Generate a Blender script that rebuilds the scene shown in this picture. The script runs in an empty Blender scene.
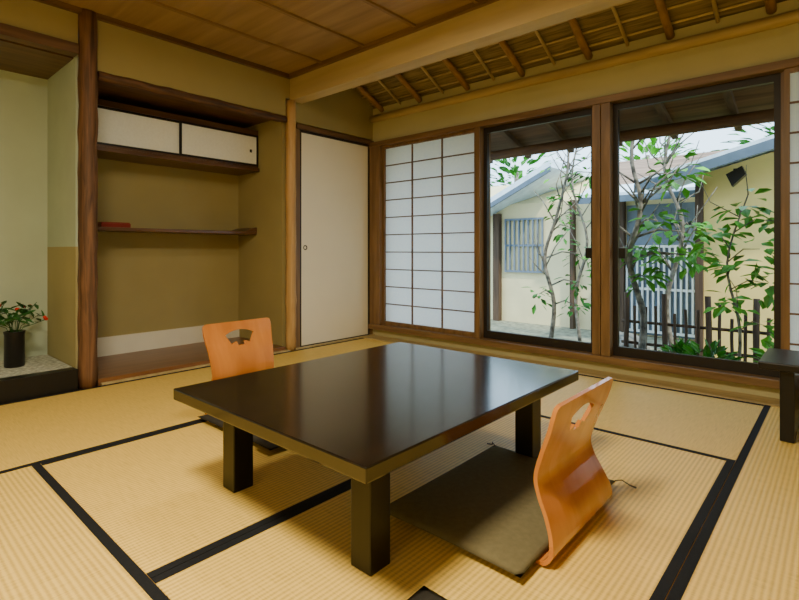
import bpy, bmesh, math, random
from mathutils import Vector, Matrix, Euler
random.seed(7)
C = bpy.context.scene.collection

# ---------------------------------------------------------------- materials
def nodes_of(name):
    m = bpy.data.materials.new(name); m.use_nodes = True
    nt = m.node_tree; b = nt.nodes['Principled BSDF']
    return m, nt, b

def coords(nt, scale=(1,1,1), rot=(0,0,0)):
    tc = nt.nodes.new('ShaderNodeTexCoord'); mp = nt.nodes.new('ShaderNodeMapping')
    mp.inputs['Scale'].default_value = scale; mp.inputs['Rotation'].default_value = rot
    nt.links.new(tc.outputs['Object'], mp.inputs['Vector'])
    return mp.outputs['Vector']

def ramp(nt, fac, c0, c1, p0=0.3, p1=0.7):
    r = nt.nodes.new('ShaderNodeValToRGB')
    r.color_ramp.elements[0].position = p0; r.color_ramp.elements[1].position = p1
    r.color_ramp.elements[0].color = (*c0,1); r.color_ramp.elements[1].color = (*c1,1)
    nt.links.new(fac, r.inputs['Fac']); return r.outputs['Color']

def bump(nt, b, h, strength, dist=0.01):
    bp = nt.nodes.new('ShaderNodeBump'); bp.inputs['Strength'].default_value = strength
    bp.inputs['Distance'].default_value = dist
    nt.links.new(h, bp.inputs['Height']); nt.links.new(bp.outputs['Normal'], b.inputs['Normal'])

def mul(c, k): return tuple(max(0,min(1,x*k)) for x in c)

def plain(name, col, rough=0.7, var=0.12, scale=6.0, bmp=0.1, fine=120, spec=0.3):
    m, nt, b = nodes_of(name)
    v = coords(nt)
    n = nt.nodes.new('ShaderNodeTexNoise'); n.inputs['Scale'].default_value = scale; n.inputs['Detail'].default_value = 4
    nt.links.new(v, n.inputs['Vector'])
    nt.links.new(ramp(nt, n.outputs['Fac'], mul(col,1-var), mul(col,1+var)), b.inputs['Base Color'])
    b.inputs['Roughness'].default_value = rough
    b.inputs['Specular IOR Level'].default_value = spec
    if bmp:
        n2 = nt.nodes.new('ShaderNodeTexNoise'); n2.inputs['Scale'].default_value = fine
        nt.links.new(v, n2.inputs['Vector']); bump(nt, b, n2.outputs['Fac'], bmp, 0.003)
    return m

def wood(name, c0, c1, axis='X', rough=0.45, scale=1.0, bmp=0.08, spec=0.4, coat=0.0):
    m, nt, b = nodes_of(name)
    s = {'X':(1.2,16,16),'Y':(16,1.2,16),'Z':(16,16,1.2)}[axis]
    v = coords(nt, tuple(k*scale for k in s))
    n = nt.nodes.new('ShaderNodeTexNoise'); n.inputs['Scale'].default_value = 1.6
    n.inputs['Detail'].default_value = 6; n.inputs['Distortion'].default_value = 0.6
    nt.links.new(v, n.inputs['Vector'])
    nt.links.new(ramp(nt, n.outputs['Fac'], c0, c1, 0.32, 0.68), b.inputs['Base Color'])
    b.inputs['Roughness'].default_value = rough
    b.inputs['Specular IOR Level'].default_value = spec
    b.inputs['Coat Weight'].default_value = coat
    if bmp: bump(nt, b, n.outputs['Fac'], bmp, 0.004)
    return m

def tatami(name, axis, c0=(0.55,0.355,0.068), c1=(0.90,0.62,0.150)):
    m, nt, b = nodes_of(name)
    v = coords(nt)
    w = nt.nodes.new('ShaderNodeTexWave'); w.wave_type='BANDS'; w.bands_direction = axis
    w.inputs['Scale'].default_value = 21; w.inputs['Distortion'].default_value = 0.25; w.inputs['Detail'].default_value=1
    nt.links.new(v, w.inputs['Vector'])
    s = (300,14,1) if axis=='Y' else (14,300,1)
    v2 = coords(nt, s)
    n = nt.nodes.new('ShaderNodeTexNoise'); n.inputs['Scale'].default_value = 1.0
    nt.links.new(v2, n.inputs['Vector'])
    mx = nt.nodes.new('ShaderNodeMath'); mx.operation='MULTIPLY_ADD'
    nt.links.new(w.outputs['Fac'], mx.inputs[0]); mx.inputs[1].default_value = 0.55
    nt.links.new(n.outputs['Fac'], mx.inputs[2])
    nt.links.new(ramp(nt, mx.outputs[0], c0, c1, 0.3, 1.0), b.inputs['Base Color'])
    b.inputs['Roughness'].default_value = 0.48; b.inputs['Specular IOR Level'].default_value = 0.45
    bump(nt, b, w.outputs['Fac'], 0.35, 0.002)
    return m

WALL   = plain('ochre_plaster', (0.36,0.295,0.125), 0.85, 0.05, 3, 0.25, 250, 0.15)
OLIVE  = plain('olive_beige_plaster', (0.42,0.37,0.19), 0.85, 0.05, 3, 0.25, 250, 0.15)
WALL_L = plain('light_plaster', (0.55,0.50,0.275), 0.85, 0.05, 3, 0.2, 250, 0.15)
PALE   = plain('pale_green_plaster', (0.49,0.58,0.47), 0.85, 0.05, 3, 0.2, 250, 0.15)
CREAMP = plain('cream_dado', (0.80,0.76,0.62), 0.8, 0.05, 4, 0.1)
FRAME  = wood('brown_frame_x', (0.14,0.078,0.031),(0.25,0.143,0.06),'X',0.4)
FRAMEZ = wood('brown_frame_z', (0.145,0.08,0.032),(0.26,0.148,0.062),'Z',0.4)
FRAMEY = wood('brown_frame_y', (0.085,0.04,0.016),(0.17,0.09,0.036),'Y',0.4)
BATTEN = wood('ceiling_batten_wood', (0.20,0.12,0.052),(0.29,0.18,0.082),'Y',0.5)
HONEY  = wood('honey_wood_x', (0.42,0.30,0.12),(0.58,0.44,0.20),'X',0.45)
BEAM   = wood('beam_wood', (0.48,0.37,0.18),(0.57,0.45,0.23),'X',0.5,0.6,0.04)
BARK   = wood('rough_bark', (0.055,0.026,0.013),(0.21,0.10,0.045),'Z',0.6,1.6,0.7)
BARKY  = wood('rough_bark_y', (0.04,0.018,0.009),(0.16,0.075,0.034),'Y',0.6,1.8,0.9)
LOGZ   = wood('honey_log', (0.40,0.22,0.07),(0.64,0.40,0.16),'Z',0.42,0.8,0.2)
CEIL   = wood('ceiling_boards', (0.25,0.158,0.072),(0.39,0.26,0.125),'X',0.45,0.5,0.05)
BLACK  = plain('black_lacquer_metal',(0.012,0.011,0.010),0.35,0.1,10,0.0)
DARK   = plain('dark_frame',(0.022,0.017,0.014),0.45,0.1,10,0.0)
TABLE  = wood('table_lacquer', (0.005,0.0035,0.0028),(0.013,0.0078,0.0055),'Y',0.16,0.5,0.006,0.55,0.35)
TABLE.node_tree.nodes['Principled BSDF'].inputs['Coat Roughness'].default_value=0.11
TLEG   = wood('table_leg_lacquer', (0.005,0.0042,0.004),(0.011,0.009,0.008),'Z',0.35,0.5,0.0)
ORANGE = wood('orange_bent_ply', (0.47,0.155,0.028),(0.66,0.25,0.058),'Z',0.20,0.35,0.02,0.6,0.5)
FUSUMA = plain('fusuma_paper',(0.86,0.80,0.63),0.75,0.012,4,0.03)
CABP   = plain('cabinet_paper',(0.84,0.87,0.84),0.75,0.03,60,0.1)
HERI   = plain('tatami_border_cloth',(0.008,0.009,0.012),0.85,0.2,200,0.2)
TATX   = tatami('tatami_ribs_a','X'); TATY = tatami('tatami_ribs_b','Y')
CUSH   = plain('olive_grey_cushion',(0.165,0.14,0.075),0.95,0.08,60,0.3,400,0.05)
CUSHD  = plain('charcoal_cushion',(0.04,0.036,0.030),0.9,0.15,40,0.3,300,0.1)
CORD   = plain('cord',(0.18,0.14,0.08),0.9,0.1,50,0)
SHELF  = wood('shelf_wood',(0.07,0.032,0.014),(0.16,0.08,0.034),'Y',0.3,1,0.02)
BOARD  = wood('floor_board',(0.14,0.055,0.02),(0.25,0.11,0.04),'Y',0.3,1,0.02)
BAMBOO = plain('bamboo',(0.60,0.47,0.24),0.4,0.15,12,0.0)
RUSH   = wood('rush_matting',(0.15,0.11,0.048),(0.36,0.28,0.135),'X',0.8,2.4,0.3)
RAFT   = wood('rafter_log',(0.28,0.15,0.058),(0.45,0.27,0.115),'Y',0.5,1,0.2)
EAVE   = wood('eave_boards',(0.08,0.04,0.02),(0.20,0.11,0.055),'X',0.7,0.7,0.1)
EAVER  = wood('eave_rafter',(0.08,0.045,0.022),(0.17,0.10,0.05),'Y',0.7,0.7,0.1)
OUTW   = plain('outside_cream_render',(0.76,0.66,0.39),0.9,0.08,3,0.1)
OUTC   = plain('outside_cream_wall',(0.78,0.59,0.21),0.9,0.08,3,0.1)
ROOF   = plain('pale_roof',(0.66,0.79,0.93),0.6,0.14,8,0.2,60)
ROOFB  = wood('brown_bark_roof',(0.16,0.10,0.07),(0.36,0.24,0.17),'X',0.8,0.8,0.4)
ROOFE  = plain('roof_edge',(0.10,0.14,0.19),0.6,0.12,8,0.0)
OUTWD  = wood('weathered_wood',(0.04,0.023,0.014),(0.10,0.06,0.036),'Z',0.8)
OUTG   = plain('grey_lattice',(0.15,0.19,0.25),0.8,0.1,10,0)
OUTS   = plain('pale_slat',(0.70,0.74,0.76),0.8,0.1,10,0)
GROUND = plain('garden_gravel',(0.22,0.23,0.17),0.95,0.4,14,0.6,60)
TRUNK  = plain('grey_trunk',(0.16,0.145,0.12),0.9,0.7,18,0.5,60)
LEAF   = plain('green_leaf',(0.028,0.19,0.008),0.45,0.6,5,0.0)
LEAF2  = plain('light_leaf',(0.075,0.31,0.014),0.45,0.55,5,0.0)
LEAFD  = plain('dark_leaf',(0.03,0.13,0.025),0.5,0.4,20,0.0)
RED    = plain('red_petal',(0.62,0.03,0.02),0.5,0.3,20,0.0)
REDBOX = plain('red_lacquer',(0.22,0.02,0.012),0.3,0.1,20,0.0)
STONE  = plain('stone',(0.20,0.20,0.19),0.9,0.3,9,0.7,40)
TOKO   = plain('patterned_mat',(0.50,0.52,0.45),0.8,0.45,45,0.1)
FRAMEX2= wood('lattice_wood',(0.12,0.062,0.034),(0.20,0.11,0.06),'X',0.5)

m = bpy.data.materials.new('shoji_paper'); m.use_nodes=True; nt=m.node_tree; nt.nodes.clear()
o=nt.nodes.new('ShaderNodeOutputMaterial'); mixn=nt.nodes.new('ShaderNodeMixShader')
d=nt.nodes.new('ShaderNodeBsdfDiffuse'); t=nt.nodes.new('ShaderNodeBsdfTranslucent')
v=coords(nt); n=nt.nodes.new('ShaderNodeTexNoise'); n.inputs['Scale'].default_value=60; nt.links.new(v,n.inputs['Vector'])
col=ramp(nt,n.outputs['Fac'],(0.90,0.94,0.99),(0.95,0.98,1.0))
nt.links.new(col,d.inputs['Color']); nt.links.new(col,t.inputs['Color'])
mixn.inputs[0].default_value=0.80
nt.links.new(d.outputs[0],mixn.inputs[1]); nt.links.new(t.outputs[0],mixn.inputs[2]); nt.links.new(mixn.outputs[0],o.inputs[0])
PAPER=m
m = bpy.data.materials.new('window_glass'); m.use_nodes=True; nt=m.node_tree; nt.nodes.clear()
o=nt.nodes.new('ShaderNodeOutputMaterial')
tr=nt.nodes.new('ShaderNodeBsdfTransparent'); tr.inputs['Color'].default_value=(0.95,0.98,1,1)
nt.links.new(tr.outputs[0],o.inputs[0])
GLASS=m

# ---------------------------------------------------------------- mesh helpers
def box(bm, x0,x1,y0,y1,z0,z1, mi=0, bev=0.0):
    r = bmesh.ops.create_cube(bm, size=1)
    vs = r['verts']
    for v in vs:
        v.co = Vector(((x0+x1)/2+v.co.x*(x1-x0),(y0+y1)/2+v.co.y*(y1-y0),(z0+z1)/2+v.co.z*(z1-z0)))
    fs = {f for v in vs for f in v.link_faces}
    for f in fs: f.material_index = mi
    if bev>0:
        es = list({e for v in vs for e in v.link_edges})
        bmesh.ops.bevel(bm, geom=es, offset=bev, segments=2, affect='EDGES', profile=0.6)

def prism(bm, pts, vec, mi=0):
    vec = Vector(vec)
    a=[bm.verts.new(p) for p in pts]; b=[bm.verts.new(Vector(p)+vec) for p in pts]
    fs=[bm.faces.new(a), bm.faces.new(list(reversed(b)))]
    n=len(a)
    for i in range(n):
        fs.append(bm.faces.new([a[i],b[i],b[(i+1)%n],a[(i+1)%n]]))
    for f in fs: f.material_index=mi
    bmesh.ops.recalc_face_normals(bm, faces=fs)

def tube(bm, pts, radii, seg=12, wob=0.0, mi=0, rnd=random):
    pts=[Vector(p) for p in pts]; rings=[]
    up=None
    for i,p in enumerate(pts):
        t=(pts[min(i+1,len(pts)-1)]-pts[max(i-1,0)]).normalized()
        if up is None:
            up = Vector((0,0,1)) if abs(t.z)<0.9 else Vector((1,0,0))
        a=t.cross(up).normalized(); b=a.cross(t).normalized(); up=b
        r=radii[i] if isinstance(radii,(list,tuple)) else radii
        ring=[]
        for k in range(seg):
            an=2*math.pi*k/seg
            rr=r*(1+wob*(rnd.random()-0.5))
            ring.append(bm.verts.new(p+(a*math.cos(an)+b*math.sin(an))*rr))
        rings.append(ring)
    for i in range(len(rings)-1):
        for k in range(seg):
            f=bm.faces.new([rings[i][k],rings[i][(k+1)%seg],rings[i+1][(k+1)%seg],rings[i+1][k]])
            f.smooth=True; f.material_index=mi
    f=bm.faces.new(list(reversed(rings[0]))); f.material_index=mi
    f=bm.faces.new(rings[-1]); f.material_index=mi

def path(p0,p1,n,j,rnd=random):
    p0=Vector(p0);p1=Vector(p1); out=[]
    for i in range(n+1):
        p=p0.lerp(p1,i/n)
        if 0<i<n: p+=Vector([(rnd.random()-.5)*j for _ in range(3)])
        out.append(p)
    return out

def lathe(bm, prof, c, seg=32, mi=0):
    rings=[]
    for r,z in prof:
        rings.append([bm.verts.new((c[0]+r*math.cos(2*math.pi*k/seg),c[1]+r*math.sin(2*math.pi*k/seg),c[2]+z)) for k in range(seg)])
    for i in range(len(rings)-1):
        for k in range(seg):
            f=bm.faces.new([rings[i][k],rings[i][(k+1)%seg],rings[i+1][(k+1)%seg],rings[i+1][k]]); f.smooth=True; f.material_index=mi
    bm.faces.new(list(reversed(rings[0]))); bm.faces.new(rings[-1])

def leaf(bm, p, d, L, W, mi=0):
    d=Vector(d).normalized(); s=d.cross(Vector((random.random()-.5,random.random()-.5,1))).normalized()
    n=s.cross(d).normalized()
    p=Vector(p)
    a=bm.verts.new(p); b=bm.verts.new(p+d*L*.45+s*W*.5+n*W*.15); c=bm.verts.new(p+d*L-n*W*.1)
    e=bm.verts.new(p+d*L*.45-s*W*.5+n*W*.15); mid=bm.verts.new(p+d*L*.45)
    b2=bm.verts.new(p+d*L*.8+s*W*.28+n*W*.05); e2=bm.verts.new(p+d*L*.8-s*W*.28+n*W*.05)
    for q in ([a,mid,b],[a,e,mid],[mid,c,b2,b],[mid,e,e2,c]):
        f=bm.faces.new(q); f.material_index=mi

def done(name, bm, mats, label=None, category=None, kind=None, group=None, parent=None, origin=None, smooth=False):
    if not isinstance(mats,(list,tuple)): mats=[mats]
    if parent is not None: o=Vector(parent.location)
    elif origin is not None: o=Vector(origin)
    else:
        xs=[v.co.x for v in bm.verts]; ys=[v.co.y for v in bm.verts]; zs=[v.co.z for v in bm.verts]
        o=Vector(((min(xs)+max(xs))/2,(min(ys)+max(ys))/2,min(zs)))
    bmesh.ops.translate(bm, verts=bm.verts, vec=-o)
    me=bpy.data.meshes.new(name); bm.to_mesh(me); bm.free()
    for m in mats: me.materials.append(m)
    if smooth:
        for p in me.polygons: p.use_smooth=True
    ob=bpy.data.objects.new(name,me); C.objects.link(ob)
    if parent is not None: ob.parent=parent
    else: ob.location=o
    if label: ob['label']=label
    if category: ob['category']=category
    if kind: ob['kind']=kind
    if group: ob['group']=group
    return ob

def root(name, loc, label, category, kind=None, group=None):
    e=bpy.data.objects.new(name,None); e.location=loc; e.empty_display_size=0.1; C.objects.link(e)
    e['label']=label; e['category']=category
    if kind: e['kind']=kind
    if group: e['group']=group
    return e
def B(): return bmesh.new()
def S(name,bm,mats,label,cat): return done(name,bm,mats,label,cat,'structure')

XL=-3.3; YW=3.34; XR=1.6; YF=-1.6; ZC=2.19

# ---------------------------------------------------------------- shell
b=B(); box(b,-4.1,XR,YF,YW+0.2,-0.15,-0.055); S('floor',b,BOARD,'wooden subfloor beneath the straw mats','floor')

b=B()
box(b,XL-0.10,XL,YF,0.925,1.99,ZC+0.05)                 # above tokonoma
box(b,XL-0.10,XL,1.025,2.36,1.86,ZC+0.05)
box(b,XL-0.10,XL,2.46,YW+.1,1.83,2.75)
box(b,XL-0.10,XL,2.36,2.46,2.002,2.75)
box(b,-4.10,-4.0,0.975,2.41,-0.05,2.0)                  # tokowaki back
box(b,-4.0,XL-.05,2.36,2.46,-0.05,2.0)                   # tokowaki side
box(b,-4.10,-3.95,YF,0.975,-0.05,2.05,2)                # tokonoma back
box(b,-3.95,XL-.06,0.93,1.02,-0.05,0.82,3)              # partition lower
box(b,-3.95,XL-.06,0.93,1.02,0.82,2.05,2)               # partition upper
box(b,-4.0,-3.985,1.02,2.36,0.03,0.17,1)                # cream dado
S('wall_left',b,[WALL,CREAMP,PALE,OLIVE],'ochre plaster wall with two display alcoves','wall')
b=B(); box(b,-3.95,XL-.1,YF,0.93,1.93,1.99); box(b,-4.0,XL-.1,1.02,2.36,1.86,1.9)
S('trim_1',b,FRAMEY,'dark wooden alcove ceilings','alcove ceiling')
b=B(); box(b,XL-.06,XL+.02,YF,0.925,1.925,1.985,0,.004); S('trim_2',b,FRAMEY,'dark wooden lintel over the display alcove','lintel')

b=B()
box(b,XL-.1,XR,YW,YW+.1,-0.05,0.07)
box(b,XL-.1,XR,YW,YW+.1,1.80,2.12)
box(b,0.74,XR,YW,YW+.1,0.07,1.80)
S('wall_back',b,[WALL_L],'ochre plaster wall around the sliding windows','wall')
b=B(); box(b,XR,XR+.1,YF,YW+.1,-0.15,2.7); S('wall_right',b,WALL_L,'plain ochre plaster side wall','wall')
b=B(); box(b,-4.1,XR,YF-.1,YF,-0.15,2.3); S('wall_front',b,WALL_L,'plain ochre plaster wall','wall')

b=B(); box(b,XL-.1,XR,YF,2.42,ZC,ZC+.05); S('ceiling',b,CEIL,'flat ceiling of brown wooden boards','ceiling')
b=B()
x=XL+0.42
while x<XR:
    box(b,x-.011,x+.011,YF,2.40,ZC-.014,ZC); x+=0.45
S('trim_3',b,BATTEN,'thin battens across the wooden ceiling','ceiling batten')
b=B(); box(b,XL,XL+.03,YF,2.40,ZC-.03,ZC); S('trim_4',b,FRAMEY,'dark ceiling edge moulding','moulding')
b=B(); box(b,XL,XR,2.37,2.40,ZC-.03,ZC+.0); S('trim_5',b,FRAME,'dark moulding along the ceiling beam','moulding')
b=B(); box(b,XL,XR,2.40,2.52,1.99,2.75,0,.004); S('trim_6',b,BEAM,'broad pale wooden ceiling beam','beam')
# sloped ceiling
b=B(); prism(b,[(XL,2.50,2.56),(XL,3.44,2.09),(XL,3.44,2.13),(XL,2.50,2.60)],(XR-XL,0,0)); S('ceiling_1',b,RUSH,'sloping rush-mat ceiling above the windows','ceiling')
sl=(2.09-2.56)/(3.44-2.50)
def zs(y): return 2.56+sl*(y-2.50)
xs=[-3.2+0.02,-2.73,-2.24,-1.76,-1.27,-0.78,-0.29,0.2,0.69,1.18]
for i,x in enumerate(xs):
    b=B(); tube(b,path((x,2.52,zs(2.52)-.05),(x,3.345,zs(3.345)-.05),6,.006),0.024,10,.1)
    ob=done('rafter',b,RAFT,'round brown log rafter under the sloping ceiling','rafter',group='log rafters of the sloping ceiling',origin=(x,3.34,zs(3.34)-.08))
for i in range(len(xs)-1):
    xm=(xs[i]+xs[i+1])/2
    b=B(); tube(b,[(xm,2.52,zs(2.52)-.035),(xm,3.345,zs(3.345)-.035)],0.011,8)
    done('bamboo_pole',b,BAMBOO,'slim pale bamboo pole under the sloping ceiling','bamboo pole',group='bamboo poles of the sloping ceiling')
for y in (2.7,2.84,2.96,3.08,3.20,3.30):
    b=B(); tube(b,[(XL,y,zs(y)-.012),(XR,y,zs(y)-.012)],0.008,8)
    done('bamboo_batten',b,BAMBOO,'thin split-bamboo batten across the sloping ceiling','bamboo batten',group='bamboo battens of the sloping ceiling')

# back wall woodwork
b=B(); tube(b,path((XL,YW-.01,2.02),(XR,YW-.01,2.02),12,.004),0.034,14,.03); S('trim_7',b,HONEY,'pale peeled-log rail along the wall top','rail')
b=B(); box(b,XL,0.8,YW-.05,YW+.16,1.75,1.795,0,.003); S('trim_8',b,FRAME,'brown wooden lintel track over the windows','lintel')
b=B(); box(b,XL,0.8,YW-.06,YW+.16,0.07,0.115,0,.003); S('trim_9',b,FRAME,'brown wooden window sill track','sill')
b=B(); box(b,XL,XR,3.18,YW,-0.05,0.006); S('baseboard_back',b,HONEY,'honey wooden board between mats and window wall','baseboard')
for i,(x0,x1) in enumerate([(XL,-3.17),(-2.15,-2.10),(-1.235,-1.12),(-0.25,-0.232),(0.70,0.76)]):
    b=B()
    if i==2:
        box(b,x0,-1.182,YW-.045,YW+.12,0.115,1.75,0,.003); box(b,-1.178,x1,YW-.045,YW+.12,0.115,1.75,0,.003)
    else: box(b,x0,x1,YW-(.0 if i==3 else .045),YW+.12,0.115,1.75,0,.003)
    S('trim_%d'%(10+i),b,FRAMEZ,'brown wooden window post','post')

def shoji(x0,x1,y,label):
    r=root('shoji_screen',((x0+x1)/2,y,0.115),label,'sliding screen')
    z0,z1=0.115,1.75; s=.022
    b=B(); box(b,x0,x0+s,y-.015,y+.015,z0,z1); box(b,x1-s,x1,y-.015,y+.015,z0,z1)
    box(b,x0+s,x1-s,y-.015,y+.015,z0,z0+.035); box(b,x0+s,x1-s,y-.015,y+.015,z1-.022,z1)
    done('frame',b,FRAMEZ,parent=r)
    b=B(); a0,a1,c0,c1=x0+s,x1-s,z0+.035,z1-.022
    for k in range(1,3):
        x=a0+(a1-a0)*k/3; box(b,x-.0045,x+.0045,y-.010,y+.006,c0,c1)
    for k in range(1,10):
        z=c0+(c1-c0)*k/10; box(b,a0,a1,y-.009,y+.006,z-.0045,z+.0045)
    done('lattice',b,FRAMEX2,parent=r)
    b=B(); box(b,a0,a1,y+.007,y+.009,c0,c1); done('paper',b,PAPER,parent=r)
shoji(-3.17,-2.15,YW+.01,'white paper shoji screen with brown lattice beside the room corner')
shoji(-0.232,0.70,YW-.02,'white paper shoji screen with brown lattice beside the glass door')

def glassdoor(n,x0,x1,y,hx):
    r=root('window_%d'%n,((x0+x1)/2,y,0.115),'dark-framed sliding glass door to the garden','window','structure')
    z0,z1=0.115,1.75; s=.030
    b=B(); box(b,x0,x0+s,y-.015,y+.015,z0,z1); box(b,x1-s,x1,y-.015,y+.015,z0,z1)
    box(b,x0+s,x1-s,y-.015,y+.015,z0,z0+.06); box(b,x0+s,x1-s,y-.015,y+.015,z1-.042,z1)
    done('frame',b,DARK,parent=r)
    b=B(); box(b,x0+s,x1-s,y-.003,y+.003,z0+.06,z1-.042); done('glass_pane',b,GLASS,parent=r)
    b=B(); box(b,hx-.022,hx+.022,y-.05,y-.016,0.745,0.815,0,.005); done('latch',b,BLACK,'black metal latch',parent=r)
glassdoor(1,-2.10,-1.235,YW+.03,-1.268)
glassdoor(2,-1.12,-0.25,YW+.03,-1.055)

# fusuma door on left wall
r=root('door_1',(XL,2.9,0),'cream paper sliding door with thin dark frame','door','structure')
b=B(); y0,y1=2.50,3.30; s=.016
box(b,XL-.03,XL-.003,y0,y0+s,0,1.78); box(b,XL-.03,XL-.003,y1-s,y1,0,1.78); box(b,XL-.03,XL-.003,y0+s,y1-s,0,.018); box(b,XL-.03,XL-.003,y0+s,y1-s,1.76,1.78)
done('frame',b,DARK,parent=r)
b=B(); box(b,XL-.028,XL-.010,y0+s,y1-s,.018,1.76); done('panel',b,FUSUMA,parent=r)
b=B(); lathe(b,[(0.020,0),(0.020,.004),(.014,.004),(.012,.001)],(0,0,0),20)
bmesh.ops.rotate(b,verts=b.verts,cent=(0,0,0),matrix=Matrix.Rotation(math.pi/2,3,'Y')); bmesh.ops.translate(b,verts=b.verts,vec=(XL-.011,y0+.06,0.82)); done('finger_pull',b,BLACK,'round dark finger pull',parent=r)
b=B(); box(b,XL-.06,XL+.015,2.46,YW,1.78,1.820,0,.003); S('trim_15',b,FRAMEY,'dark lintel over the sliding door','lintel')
b=B(); box(b,XL-.05,XL-.0,2.46,2.50,0,1.78); box(b,XL-.05,XL,3.30,YW,0,1.78); S('trim_16',b,FRAMEZ,'brown door jambs','door jamb')
b=B(); box(b,XL-.2,XL-.05,2.46,YW+.1,-.05,1.83); S('wall_left_1',b,WALL,'plaster wall behind the sliding door','wall')
b=B(); box(b,XL-.0,XL+.03,1.04,YW,-0.05,0.012,0,.003); S('baseboard_left',b,HONEY,'narrow wooden strip along the wall foot','baseboard')

# logs
b=B(); R1=[.049+.0018*math.sin(i*1.7)+.001*math.sin(i*4.1) for i in range(29)]
tube(b,path((XL,.975,0),(XL,.975,2.185),28,.003),R1,20,.07); done('log_post',b,BARK,'thick dark rough-barked natural log post between the alcoves','post')
b=B(); R2=[.040+(.004 if i in (6,13,19,26) else .0)+.0008*math.sin(i*2.3) for i in range(31)]
tube(b,path((XL,2.41,0),(XL,2.41,1.988),30,.003),R2,18,.04); done('log_post',b,LOGZ,'slim honey-coloured log post with subtle knots by the door','post')
b=B(); tube(b,path((XL-.01,1.03,1.835),(XL-.01,2.365,1.835),16,.010),0.028,12,.2); done('log_lintel',b,BARKY,'dark rough-barked log lintel above the shelf alcove','lintel')

# tokowaki contents
b=B(); box(b,-3.985,XL,1.03,2.36,-0.05,0.035,0,.003); done('alcove_floor_board',b,BOARD,'polished dark reddish-brown floor board of the shelf alcove','floor board')
r=root('wall_cabinet',(-3.85,1.69,1.46),'wall cabinet with two white sliding doors above the alcove shelf','cabinet')
b=B(); box(b,-3.985,-3.66,1.025,2.355,1.455,1.485,0,.003); box(b,-3.985,-3.68,1.025,2.355,1.485,1.50)
box(b,-3.985,-3.68,1.025,2.355,1.76,1.80); box(b,-3.985,-3.95,1.025,2.355,1.5,1.76)
done('body',b,SHELF,parent=r)
for (a,c,xo) in ((1.025,1.71,-3.705),(1.69,2.355,-3.69)):
    b=B(); s=.017
    box(b,xo,xo+.012,a,a+s,1.50,1.76,1); box(b,xo,xo+.012,c-s,c,1.50,1.76,1); box(b,xo,xo+.012,a+s,c-s,1.50,1.50+s,1); box(b,xo,xo+.012,a+s,c-s,1.76-s,1.76,1)
    box(b,xo+.001,xo+.009,a+s,c-s,1.50+s,1.76-s,0)
    dd=done('sliding_door',b,[CABP,BLACK],parent=r)
    if xo>-3.70:
        b=B(); cy=c-.07; box(b,xo+.010,xo+.013,cy-.010,cy+.010,1.61,1.635,0,.002)
        h=done('finger_pull',b,BLACK,parent=dd)
        h.location=-Vector(r.location)
b=B(); box(b,-3.985,-3.70,1.025,2.355,0.93,0.955,0,.003)
prism(b,[(-3.70,2.355,.955),(-3.70,2.355,.99),(-3.70,2.325,.985),(-3.70,2.25,.955)],(-.28,0,0))
done('alcove_shelf',b,SHELF,'dark polished wooden shelf with upturned end in the alcove','shelf')
b=B(); box(b,-3.90,-3.76,1.19,1.38,0.957,0.985,0,.004); box(b,-3.895,-3.765,1.195,1.375,0.985,0.992); done('lacquer_box',b,REDBOX,'flat dark red lacquer box on the alcove shelf','box')

# tokonoma platform
r=root('alcove_platform',(-3.62,-0.3,0),'raised alcove platform with black lacquered front edge','platform')
b=B(); box(b,-3.94,XL-.06,YF,.925,-0.05,.110); done('mat_top',b,TOKO,'pale grey-green patterned mat',parent=r)
b=B(); box(b,XL-.06,XL+.02,YF,.920,-0.05,.118,0,.004); done('front_edge',b,BLACK,parent=r)

# vase with flowers
vc=(-3.67,0.70,0.110)
b=B(); lathe(b,[(.045,0),(.05,.005),(.05,.19),(.053,.205),(.053,.21),(.044,.21),(.042,.03)],vc,28); done('vase',b,BLACK,'black cylindrical vase on the alcove platform','vase')
r=root('flower_arrangement',(vc[0],vc[1],vc[2]+.2),'red berries and loose green leaves in the black vase','flowers')
bs,bl=B(),B()
for i in range(15):
    an=random.random()*6.28; L=.06+random.random()*.12; sp=.07+random.random()*.12
    p0=Vector((vc[0],vc[1],vc[2]+.12)); p1=p0+Vector((math.cos(an)*sp,math.sin(an)*sp,.09+L)); pm=p0.lerp(p1,.5)+Vector((0,0,.03))
    pm.x=vc[0]+(pm.x-vc[0])*.5; pm.y=vc[1]+(pm.y-vc[1])*.5
    tube(bs,[p0,pm,p1],.002,5)
    for k in range(6):
        q=pm.lerp(p1,.25+.13*k)
        leaf(bl,q,(random.uniform(-1,1),random.uniform(-1,1),random.uniform(-.3,.6)),.075,.024)
    if i%3==0:
        for k in range(2):
            q=p1+Vector([random.uniform(-.02,.02) for _ in range(3)])
            br=B(); bmesh.ops.create_icosphere(br,subdivisions=2,radius=.010,matrix=Matrix.Translation(q)); done('berry',br,RED,'small red berry',parent=r,smooth=True)
done('stems',bs,LEAFD,parent=r); done('leaves',bl,LEAFD,parent=r)

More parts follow.
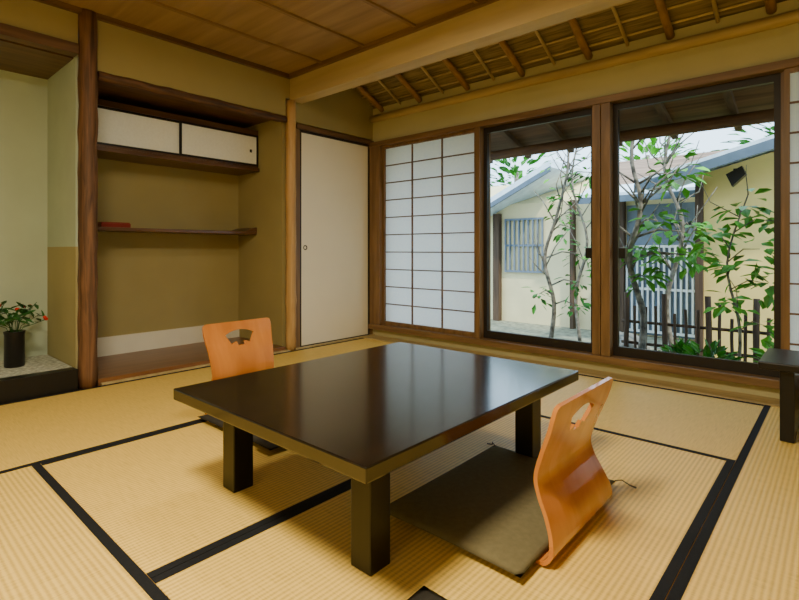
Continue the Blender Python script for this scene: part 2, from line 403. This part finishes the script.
# ---------------------------------------------------------------- tatami
def mat(x0,x1,y0,y1,ax,borders=True):
    g=.001
    r=root('tatami_mat',((x0+x1)/2,(y0+y1)/2,-.055),'golden woven straw mat with black cloth edging','tatami mat',group='straw mats covering the floor')
    b=B(); box(b,x0+g,x1-g,y0+g,y1-g,-.055,0); done('rush_surface',b,TATX if ax=='Y' else TATY,parent=r)
    w=.027
    if ax=='Y': L=[(x0+g,x0+w,y0+g,y1-g),(x1-w,x1-g,y0+g,y1-g)]
    else: L=[(x0+g,x1-g,y0+g,y0+w),(x0+g,x1-g,y1-w,y1-g)]
    for q in L:
        b=B(); box(b,*q,0,.0015); done('cloth_border',b,HERI,parent=r)
mat(-.305,.65,1.25,3.18,'Y'); mat(-.305,.65,-.66,1.25,'Y'); mat(.65,XR,1.25,3.18,'Y'); mat(.65,XR,-.66,1.25,'Y')
mat(-2.25,-.305,2.24,3.18,'X')
mat(-1.26,-.305,.507,2.24,'Y'); mat(-2.25,-1.26,.507,2.24,'Y')
mat(-2.25,-.305,-.45,.507,'X')
mat(XL+.03,-2.25,1.35,3.18,'Y'); mat(XL+.03,-2.25,-.45,1.35,'Y')
mat(XL+.03,-.9,YF,-.45,'X'); mat(-.9,XR,YF,-.66,'X')

# ---------------------------------------------------------------- low table
T=dict(x0=-1.63,x1=-.738,y0=.727,y1=1.84)
r=root('low_table',(-1.19,1.27,0),'low dark lacquered rectangular table with square legs','table')
b=B(); box(b,T['x0'],T['x1'],T['y0'],T['y1'],.314,.35,0,.004); done('tabletop',b,TABLE,parent=r)
b=B()
lx0,lx1,ly0,ly1=-1.565,-.862,.865,1.785
box(b,lx0+.01,lx1-.01,ly0+.015,ly0+.035,.282,.312); box(b,lx0+.01,lx1-.01,ly1-.035,ly1-.015,.282,.312)
box(b,lx0+.015,lx0+.035,ly0+.01,ly1-.01,.282,.312); box(b,lx1-.035,lx1-.015,ly0+.01,ly1-.01,.282,.312)
done('apron',b,TLEG,parent=r)
for (x,y) in ((lx0,ly0),(lx1-.072,ly0),(lx0,ly1-.072),(lx1-.072,ly1-.072)):
    b=B(); box(b,x,x+.072,y,y+.072,0.0015,.314,0,.004); done('leg',b,TLEG,parent=r)

# side desk
r=root('writing_desk',(.33,2.77,0),'low black lacquered desk standing beside the window wall','desk')
b=B(); box(b,-.27,.93,2.58,2.97,.30,.332,0,.006); done('tabletop',b,BLACK,parent=r)
for x in (-.20,.80):
    b=B(); box(b,x,x+.05,2.62,2.93,0.0015,.30,0,.004); done('leg',b,BLACK,parent=r)

# ---------------------------------------------------------------- floor chairs
def catmull(P,n=8):
    out=[]
    P=[Vector(p) for p in P]
    for i in range(len(P)-1):
        a=P[max(i-1,0)];b_=P[i];c=P[i+1];d=P[min(i+2,len(P)-1)]
        for k in range(n):
            t=k/n
            out.append(.5*((2*b_)+(c-a)*t+(2*a-5*b_+4*c-d)*t*t+(3*b_-a-3*c+d)*t**3))
    out.append(P[-1]); return out
def sheet(bm,prof,width,cols=24,th=.011,curve=.0):
    n=len(prof); top=[];bot=[]
    for i,p in enumerate(prof):
        t=(prof[min(i+1,n-1)]-prof[max(i-1,0)]); t=Vector((t.x,t.y)).normalized(); nn=Vector((-t.y,t.x))
        hw=width(i/(n-1)); ra=[];rb=[]
        for k in range(cols+1):
            f=-1+2*k/cols
            cx=curve*(i/(n-1))*(f*f)
            ra.append(bm.verts.new((p.x+nn.x*th/2+cx,f*hw,p.y+nn.y*th/2)))
            rb.append(bm.verts.new((p.x-nn.x*th/2+cx,f*hw,p.y-nn.y*th/2)))
        top.append(ra);bot.append(rb)
    for i in range(n-1):
        for k in range(cols):
            bm.faces.new([top[i][k],top[i+1][k],top[i+1][k+1],top[i][k+1]])
            bm.faces.new([bot[i][k],bot[i][k+1],bot[i+1][k+1],bot[i+1][k]])
        bm.faces.new([top[i][0],bot[i][0],bot[i+1][0],top[i+1][0]])
        bm.faces.new([top[i][cols],top[i+1][cols],bot[i+1][cols],bot[i][cols]])
    for k in range(cols):
        bm.faces.new([top[0][k],top[0][k+1],bot[0][k+1],bot[0][k]])
        bm.faces.new([top[-1][k],bot[-1][k],bot[-1][k+1],top[-1][k+1]])
    bmesh.ops.recalc_face_normals(bm,faces=bm.faces)
def chair(loc, rotz, H, W, foot, label):
    r=root('floor_chair',loc,label,'chair',group='legless floor chairs at the low table')
    r.rotation_euler=(0,0,rotz)
    q=H/.42
    prof=catmull([(.030,.010),(.008,.014),(-.008,.036),(-.006,.07),(.012,.115),(.037,.165),(.046,.21),(.028,.28*q),(.0,.355*q),(-.018,.42*q)],7)
    prof=[Vector((p.x,p.y)) for p in prof]
    def w(s):
        base=W-.022*math.sin(math.pi*min(1,max(0,(s-.30)/.62)))-.012*s
        if s<.35: base-=foot*(1-s/.35)
        if s>.955:
            t=(s-.955)/.045; base-=.016*(1-math.sqrt(max(0,1-t*t)))
        return base
    b=B(); sheet(b,prof,w,28)
    me=bpy.data.meshes.new('backrest'); b.to_mesh(me); b.free()
    tmp=bpy.data.objects.new('tmp',me); C.objects.link(tmp)
    c=B(); pts=[]
    cz=H-.202
    for k in range(15):
        an=math.radians(90-29+58*k/14); pts.append((-.2,math.cos(an)*.162,cz+math.sin(an)*.162))
    for k in range(5):
        an=math.radians(90+29-17*k/4); pts.append((-.2,math.cos(an)*.108,cz+math.sin(an)*.108))
    for k in range(5):
        an=math.radians(90+12-24*k/4); pts.append((-.2,math.cos(an)*.088,cz+math.sin(an)*.088))
    for k in range(5):
        an=math.radians(90-12-17*k/4); pts.append((-.2,math.cos(an)*.108,cz+math.sin(an)*.108))
    prism(c,pts,(.4,0,0)); cm=bpy.data.meshes.new('cut'); c.to_mesh(cm); c.free()
    cut=bpy.data.objects.new('cut',cm); C.objects.link(cut)
    md=tmp.modifiers.new('b','BOOLEAN'); md.object=cut; md.operation='DIFFERENCE'; md.solver='EXACT'
    bpy.context.view_layer.update()
    dg=bpy.context.evaluated_depsgraph_get()
    m2=bpy.data.meshes.new_from_object(tmp.evaluated_get(dg)); m2.name='backrest'
    m2.materials.clear(); m2.materials.append(ORANGE)
    bpy.data.objects.remove(tmp); bpy.data.objects.remove(cut)
    bk=bpy.data.objects.new('backrest',m2); C.objects.link(bk); bk.parent=r
    b=B(); sp=[Vector((p.x,p.y)) for p in catmull([(.030,.010),(.20,.008),(.42,.010)],6)]
    sheet(b,sp,lambda s:W-foot-.04*min(1,s*3),12)
    me=bpy.data.meshes.new('seat'); b.to_mesh(me); b.free(); me.materials.append(ORANGE)
    st=bpy.data.objects.new('seat',me); C.objects.link(st); st.parent=r
    return r
chair((-.552,1.39,.0015),math.pi,.408,.214,.0,'orange bentwood legless chair with fan cutout and olive-grey cushion')
chair((-2.27,1.345,.0015),0,.440,.198,.03,'orange bentwood legless chair with fan cutout, facing the window side')

def cushion(x0,x1,y0,y1,z,th,M,label,tas=True):
    r=root('floor_cushion',((x0+x1)/2,(y0+y1)/2,z),label,'cushion')
    cx,cy=(x0+x1)/2,(y0+y1)/2; hx,hy=(x1-x0)/2,(y1-y0)/2
    b=B(); N=28; g1=[];g2=[]
    for i in range(N+1):
        a=[];c=[]
        for j in range(N+1):
            u=-1+2*i/N; v=-1+2*j/N
            px=u*hx*(1-.015*(1-v*v)); py=v*hy*(1-.015*(1-u*u))
            hgt=((1-abs(u)**6)*(1-abs(v)**6))**.6
            hgt-= .12*math.exp(-(u*u+v*v)*60)
            a.append(b.verts.new((cx+px,cy+py,z+th*.25+th*.75*hgt)))
            c.append(b.verts.new((cx+px,cy+py,z+th*.25*(1-min(1,hgt*1.6)))))
        g1.append(a);g2.append(c)
    for i in range(N):
        for j in range(N):
            b.faces.new([g1[i][j],g1[i+1][j],g1[i+1][j+1],g1[i][j+1]]); b.faces.new([g2[i][j],g2[i][j+1],g2[i+1][j+1],g2[i+1][j]])
    bmesh.ops.remove_doubles(b,verts=b.verts,dist=.0005)
    bmesh.ops.recalc_face_normals(b,faces=b.faces)
    done('cover',b,M,parent=r,smooth=True)
    if not tas: return
    for sx in (-1,1):
        for sy in (1,):
            b=B(); p=Vector((cx+sx*hx*.99,cy+sy*hy*.99,z+th*.35)); 
            q=Vector((sx*.035,sy*.03,0)); pts=[p,p+q*.5+Vector((0,0,.002)),Vector((p.x+q.x*1.0,p.y+q.y*1.4,.006)),Vector((p.x+q.x*1.6,p.y+q.y*1.3,.005))]
            tube(b,pts,[.0018,.002,.0025,.0035],6); done('tassel',b,CORD,parent=r)
cushion(-1.04,-.572,1.075,1.74,.019,.018,CUSH,'flat olive-grey floor cushion on the chair seat under the table')
cushion(-2.25,-1.66,1.115,1.60,.019,.020,CUSHD,'flat charcoal floor cushion on the seat beside the alcove')
cushion(-.74,-.14,.33,.92,.0015,.03,CUSHD,'black floor cushion lying on the mats near the table',False)

# ---------------------------------------------------------------- outside
b=B(); box(b,-12,8,YW+.1,20,-.5,-.3); done('garden_ground',b,GROUND,'pale gravel garden ground outside the windows','ground',kind='stuff')
r=root('eave_roof',(-1,3.9,1.7),'dark wooden eave with rafters outside the windows','eave')
b=B(); prism(b,[(-5,3.46,2.02),(-5,4.45,1.72),(-5,4.45,1.78),(-5,3.46,2.10)],(8,0,0)); done('soffit',b,EAVE,parent=r)
x=-4.8
while x<2.8:
    b=B(); prism(b,[(x,3.46,1.97),(x,4.42,1.68),(x,4.42,1.73),(x,3.46,2.02)],(.045,0,0)); done('eave_rafter',b,EAVER,parent=r); x+=.42
b=B(); tube(b,path((-5,4.15,1.70),(3,4.15,1.70),10,.01),.045,12,.06); done('purlin',b,EAVE,parent=r)

HY=6.9
r=root('garden_house',(-2.5,HY+.5,-.3),'cream plastered garden building with pale gable and lattice window','building')
b=B(); box(b,-9,-1.2,HY,HY+2,-.3,1.50); prism(b,[(-9.0,HY,1.50),(-9.0,HY+2,1.50),(-9,HY+1,1.95)],(7.8,0,0)); done('walls',b,OUTW,parent=r)
b=B()
prism(b,[(-4.55,HY-.5,1.16),(-2.95,HY-.5,1.92),(-2.95,HY-.5,2.02),(-4.55,HY-.5,1.26)],(0,2.0,0))
prism(b,[(-2.60,HY-.42,1.46),(-2.60,HY-.05,1.60),(-2.60,HY-.05,1.66),(-2.60,HY-.42,1.52)],(1.55,0,0)); 
done('roof',b,ROOF,parent=r)
b=B(); prism(b,[(-2.60,HY-.05,1.60),(-2.60,HY+1.0,2.08),(-2.60,HY+1.0,2.14),(-2.60,HY-.05,1.66)],(1.55,0,0)); done('upper_roof',b,ROOFB,'brown bark-textured roofing',parent=r)
b=B(); prism(b,[(-4.55,HY-.53,1.10),(-2.95,HY-.53,1.86),(-2.95,HY-.53,1.93),(-4.55,HY-.53,1.17)],(0,.03,0)); box(b,-2.6,-1.05,HY-.45,HY-.42,1.40,1.48); done('roof_edge',b,ROOFE,parent=r)
for (x0,x1,z0,z1) in ((-4.09,-3.99,-.3,1.36),(-2.86,-2.81,-.3,1.5),(-2.20,-2.14,-.3,1.45)):
    b=B(); box(b,x0,x1,HY-.10,HY+.02,z0,z1); done('timber_post',b,OUTWD,parent=r)
def lattice(x0,x1,z0,z1,y,n,M=OUTG,nm='lattice_window'):
    b=B(); box(b,x0,x1,y,y+.03,z0,z0+.03); box(b,x0,x1,y,y+.03,z1-.03,z1); 
    for k in range(n+1):
        x=x0+(x1-x0-.03)*k/n; box(b,x,x+.02,y,y+.03,z0+.03,z1-.03)
    box(b,x0,x1,y+.01,y+.03,(z0+z1)/2-.015,(z0+z1)/2+.015)
    done(nm,b,M,parent=r)
lattice(-3.92,-3.28,.46,1.28,HY-.04,8); lattice(-1.80,-1.33,.90,1.34,HY-.04,5)
b=B(); box(b,-2.12,-1.21,HY-.03,HY-.002,-.28,1.38); done('dark_panel',b,OUTG,parent=r)
lattice(-2.12,-1.21,-.25,.86,HY-.07,14,OUTS,'slatted_screen')

r=root('garden_annex',(0,6.2,-.3),'yellow-cream plastered annex with gabled pale roof','building')
b=B(); prism(b,[(-1.12,5.9,-.3),(2.2,5.9,-.3),(2.2,5.9,1.5),(.45,5.9,1.98),(-1.12,5.9,1.57)],(0,.45,0)); done('walls',b,OUTC,parent=r)
b=B(); prism(b,[(-1.62,5.5,1.46),(.45,5.5,2.00),(.45,5.5,2.06),(-1.62,5.5,1.52)],(0,.9,0)); prism(b,[(.45,5.5,2.00),(2.6,5.5,1.45),(2.6,5.5,1.51),(.45,5.5,2.06)],(0,.9,0)); done('roof',b,ROOF,parent=r)
b=B(); prism(b,[(-1.62,5.47,1.39),(.45,5.47,1.93),(.45,5.47,2.02),(-1.62,5.47,1.48)],(0,.03,0)); done('roof_edge',b,ROOFE,parent=r)
for x0,x1,z1 in ((-1.14,-1.07,1.5),(-.30,-.22,1.7)):
    b=B(); box(b,x0,x1,5.85,5.92,-.3,z1); done('timber_post',b,OUTWD,parent=r)
r=root('wall_lantern',(-.78,5.8,1.5),'small black lantern on the annex wall','lamp')
b=B(); box(b,-.80,-.76,5.78,5.9,1.55,1.59); done('bracket',b,BLACK,parent=r)
b=B(); prism(b,[(-.85,5.70,1.53),(-.72,5.70,1.60),(-.69,5.70,1.52),(-.80,5.70,1.41)],(0,.10,0)); done('lamp_body',b,BLACK,parent=r)

r=root('picket_fence',(-.9,5.0,-.3),'low dark wooden picket fence in the garden','fence')
x=-1.55; k=0
while x<-.1:
    h=.22+.12*random.random() if k%4 else .40
    b=B(); tube(b,path((x,5.0,-.3),(x+random.uniform(-.01,.01),5.0,h),3,.01),.013 if k%4 else .024,8,.1); done('picket',b,OUTWD,parent=r)
    x+=.085; k+=1
for z in (.12,-.08):
    b=B(); tube(b,[(-1.6,5.03,z),(-.05,5.03,z)],.014,8); done('rail',b,OUTWD,parent=r)

def tree(loc,pts,rad,clusters,L,W,n,M,label,name='garden_tree',twigs=10):
    r=root(name,loc,label,'tree')
    b=B(); loc=Vector(loc)
    P=catmull([loc+Vector(p) for p in pts],5); R=[rad*(1-.65*i/(len(P)-1)) for i in range(len(P))]
    tube(b,P,R,9,.12)
    bl=B()
    for (cx,cy,cz,rr) in clusters:
        c=loc+Vector((cx,cy,cz))
        q=min(P,key=lambda p:(p-c).length+ (0.5 if p.z>c.z else 0))
        tube(b,[q,q.lerp(c,.5)+Vector((0,0,.05)),c],[rad*.4,rad*.3,rad*.15],6)
        for _ in range(n):
            d=Vector((random.gauss(0,1),random.gauss(0,1),random.gauss(0,.7))).normalized()
            p=c+d*rr*random.random()**.5
            leaf(bl,p,(d.x+random.uniform(-.5,.5),d.y+random.uniform(-.5,.5),d.z*.5-.35),L*random.uniform(.6,1.2),W*random.uniform(.7,1.1))
    for _ in range(twigs):
        q=P[random.randrange(len(P)//3,len(P))]
        e=q+Vector((random.uniform(-.32,.32),random.uniform(-.08,.08),random.uniform(.15,.5)))
        mid=q.lerp(e,.5)+Vector((random.uniform(-.08,.08),0,random.uniform(-.05,.05)))
        tube(b,[q,mid,e],[rad*.34,rad*.24,rad*.12],5)
    done('trunk',b,TRUNK,parent=r); done('foliage',bl,M,parent=r)
G=-.293
tree((-2.42,5.2,G),[(0,0,0),(.06,0,.5),(-.05,0,1.0),(.10,0,1.5),(.22,0,2.1),(.1,0,2.9)],.026,
     [(.32,0,.75,.17),(.18,.1,1.35,.17),(.45,0,1.9,.18),(.3,0,.5,.15),(.35,0,1.05,.17),(-.12,0,.6,.13),(.15,0,1.65,.16)],.11,.055,19,LEAF,'slender dark-trunked garden tree with green leaves',twigs=16)
tree((-2.25,5.65,G),[(0,0,0),(-.05,0,.6),(.08,0,1.2),(-.1,0,1.9),(.05,0,2.6)],.022,
     [(.1,0,1.9,.25),(-.2,0,2.1,.25),(.2,0,1.0,.18),(-.25,0,1.5,.18),(.25,0,1.45,.18)],.09,.045,16,LEAF2,'thin crooked garden tree with light green leaves',twigs=16)
tree((-1.38,4.8,G),[(0,0,0),(.04,0,.5),(-.08,0,1.0),(.02,0,1.5),(-.06,0,2.0),(.1,0,2.8)],.034,
     [(.16,0,1.35,.18),(.36,.05,1.25,.18),(-.02,0,1.1,.13),(.26,0,1.05,.17),(.3,0,1.75,.15),(.05,0,.85,.15),(.40,0,1.05,.14)],.14,.078,24,LEAF2,'grey-trunked garden tree with broad green leaves beside the fence',twigs=30)
tree((-1.18,5.25,G),[(0,0,0),(-.08,0,.6),(.06,0,1.3),(-.1,0,1.9),(.1,0,2.7)],.028,
     [(.0,0,2.0,.17),(.12,0,1.3,.12)],.085,.045,12,LEAF2,'crooked grey garden tree with light foliage',twigs=30)
tree((-.60,4.42,G),[(0,0,0),(.03,0,.5),(-.05,0,1.0),(.08,0,1.5)],.014,
     [(.05,0,1.4,.15),(-.15,0,1.2,.14),(.15,0,1.1,.14),(.2,0,.85,.13),(.0,0,.95,.12),(-.05,0,.7,.12),(.18,0,.55,.14),(.24,0,1.3,.12)],.14,.078,21,LEAF2,'young garden tree with large bright green leaves',twigs=3)
for (x,y,s,M) in ((-.22,4.05,.18,LEAF2),(-.95,4.42,.10,LEAF),(-.68,3.95,.13,LEAF)):
    r=root('garden_shrub',(x,y,G),'low leafy green garden shrub','shrub')
    b=B(); 
    for _ in range(5): tube(b,[(x,y,G),(x+random.uniform(-s,s)*.6,y,-.3+s*2.2)],.006,5)
    done('stems',b,TRUNK,parent=r)
    b=B()
    for _ in range(190):
        d=Vector((random.gauss(0,1),random.gauss(0,1),random.gauss(0,1))).normalized(); p=Vector((x,y,-.24+s*1.5))+Vector((d.x*s*1.1,d.y*s,d.z*s*1.3))*random.random()**.4
        leaf(b,p,(d.x,d.y,abs(d.z)*.4+.2),.095,.05)
    done('foliage',b,M,parent=r)
for (x,y,s) in ((-2.55,4.6,.20),(-1.75,5.5,.24),(-1.7,4.6,.16),(-.05,5.40,.18)):
    b=B(); bmesh.ops.create_icosphere(b,subdivisions=3,radius=s)
    for v in b.verts: v.co*= 1+.2*math.sin(v.co.x*17+x*9)*math.cos(v.co.y*15)+.06*math.sin(v.co.z*40); v.co.z*=.6
    zmin=min(v.co.z for v in b.verts)
    for v in b.verts: v.co.z=max(v.co.z,zmin*.5)
    bmesh.ops.translate(b,verts=b.verts,vec=(x,y,-.299-zmin*.5)); done('garden_rock',b,STONE,'rough grey garden rock','rock',smooth=True)
for (x,y,s,M) in ((-6.5,12,1.2,LEAF),(-3.4,12.5,1.1,LEAF2),(-.6,11.5,1.2,LEAF)):
    r=root('background_tree',(x,y,G),'leafy tree rising behind the garden building','tree')
    b=B(); tube(b,[(x,y,-.29),(x,y,1.5),(x,y,3)],[.12,.1,.05],8); done('trunk',b,TRUNK,parent=r)
    b=B()
    for _ in range(500):
        d=Vector((random.gauss(0,1),random.gauss(0,1),random.gauss(0,1))).normalized(); p=Vector((x,y,2.3))+d*s*random.random()**.4
        leaf(b,p,(d.x,d.y,d.z*.4),.28,.13)
    done('foliage',b,M,parent=r)

# ---------------------------------------------------------------- light
w=bpy.data.worlds.new('World'); bpy.context.scene.world=w; w.use_nodes=True
bg=w.node_tree.nodes['Background']; bg.inputs['Color'].default_value=(0.64,0.84,1.0,1); bg.inputs['Strength'].default_value=4.4
sd=bpy.data.lights.new('sun','SUN'); sd.energy=6; sd.angle=.03; sd.color=(1,.91,.70); so=bpy.data.objects.new('sun',sd); C.objects.link(so)
so.rotation_euler=Vector((-.75,.4,-1.0)).to_track_quat('-Z','Y').to_euler()
def area(name,loc,size,power,col,target=None):
    l=bpy.data.lights.new(name,'AREA'); l.shape='DISK'; l.size=size; l.energy=power; l.color=col
    o=bpy.data.objects.new(name,l); o.location=loc; C.objects.link(o)
    d=(Vector(target)-Vector(loc)) if target else Vector((0,0,-1)); o.rotation_euler=d.to_track_quat('-Z','Y').to_euler()
area('ceiling_fill',(-.8,.0,2.1),.5,88,(1,.87,.60))  # added overhead fill for the room, no fixture hangs here
area('ceiling_fill',(-1.7,1.5,2.1),.35,12,(1,.88,.66))  # weaker added fill above the table area, not a real fixture
l=bpy.data.lights.new('low_fill','POINT'); l.energy=12; l.shadow_soft_size=.15; l.color=(1,.82,.52); o=bpy.data.objects.new('low_fill',l); o.location=(-.4,-.9,1.45); C.objects.link(o)  # added point light to brighten ceiling and near mats, no lamp stands here

# ---------------------------------------------------------------- camera
cd=bpy.data.cameras.new('camera'); cd.sensor_width=36; cd.lens=500/799*36; cd.shift_y=-50/799; cd.clip_start=.02
co=bpy.data.objects.new('camera',cd); C.objects.link(co); co.location=(0,0,.8)
co.rotation_euler=(math.pi/2,0,math.radians(41.6)); bpy.context.scene.camera=co
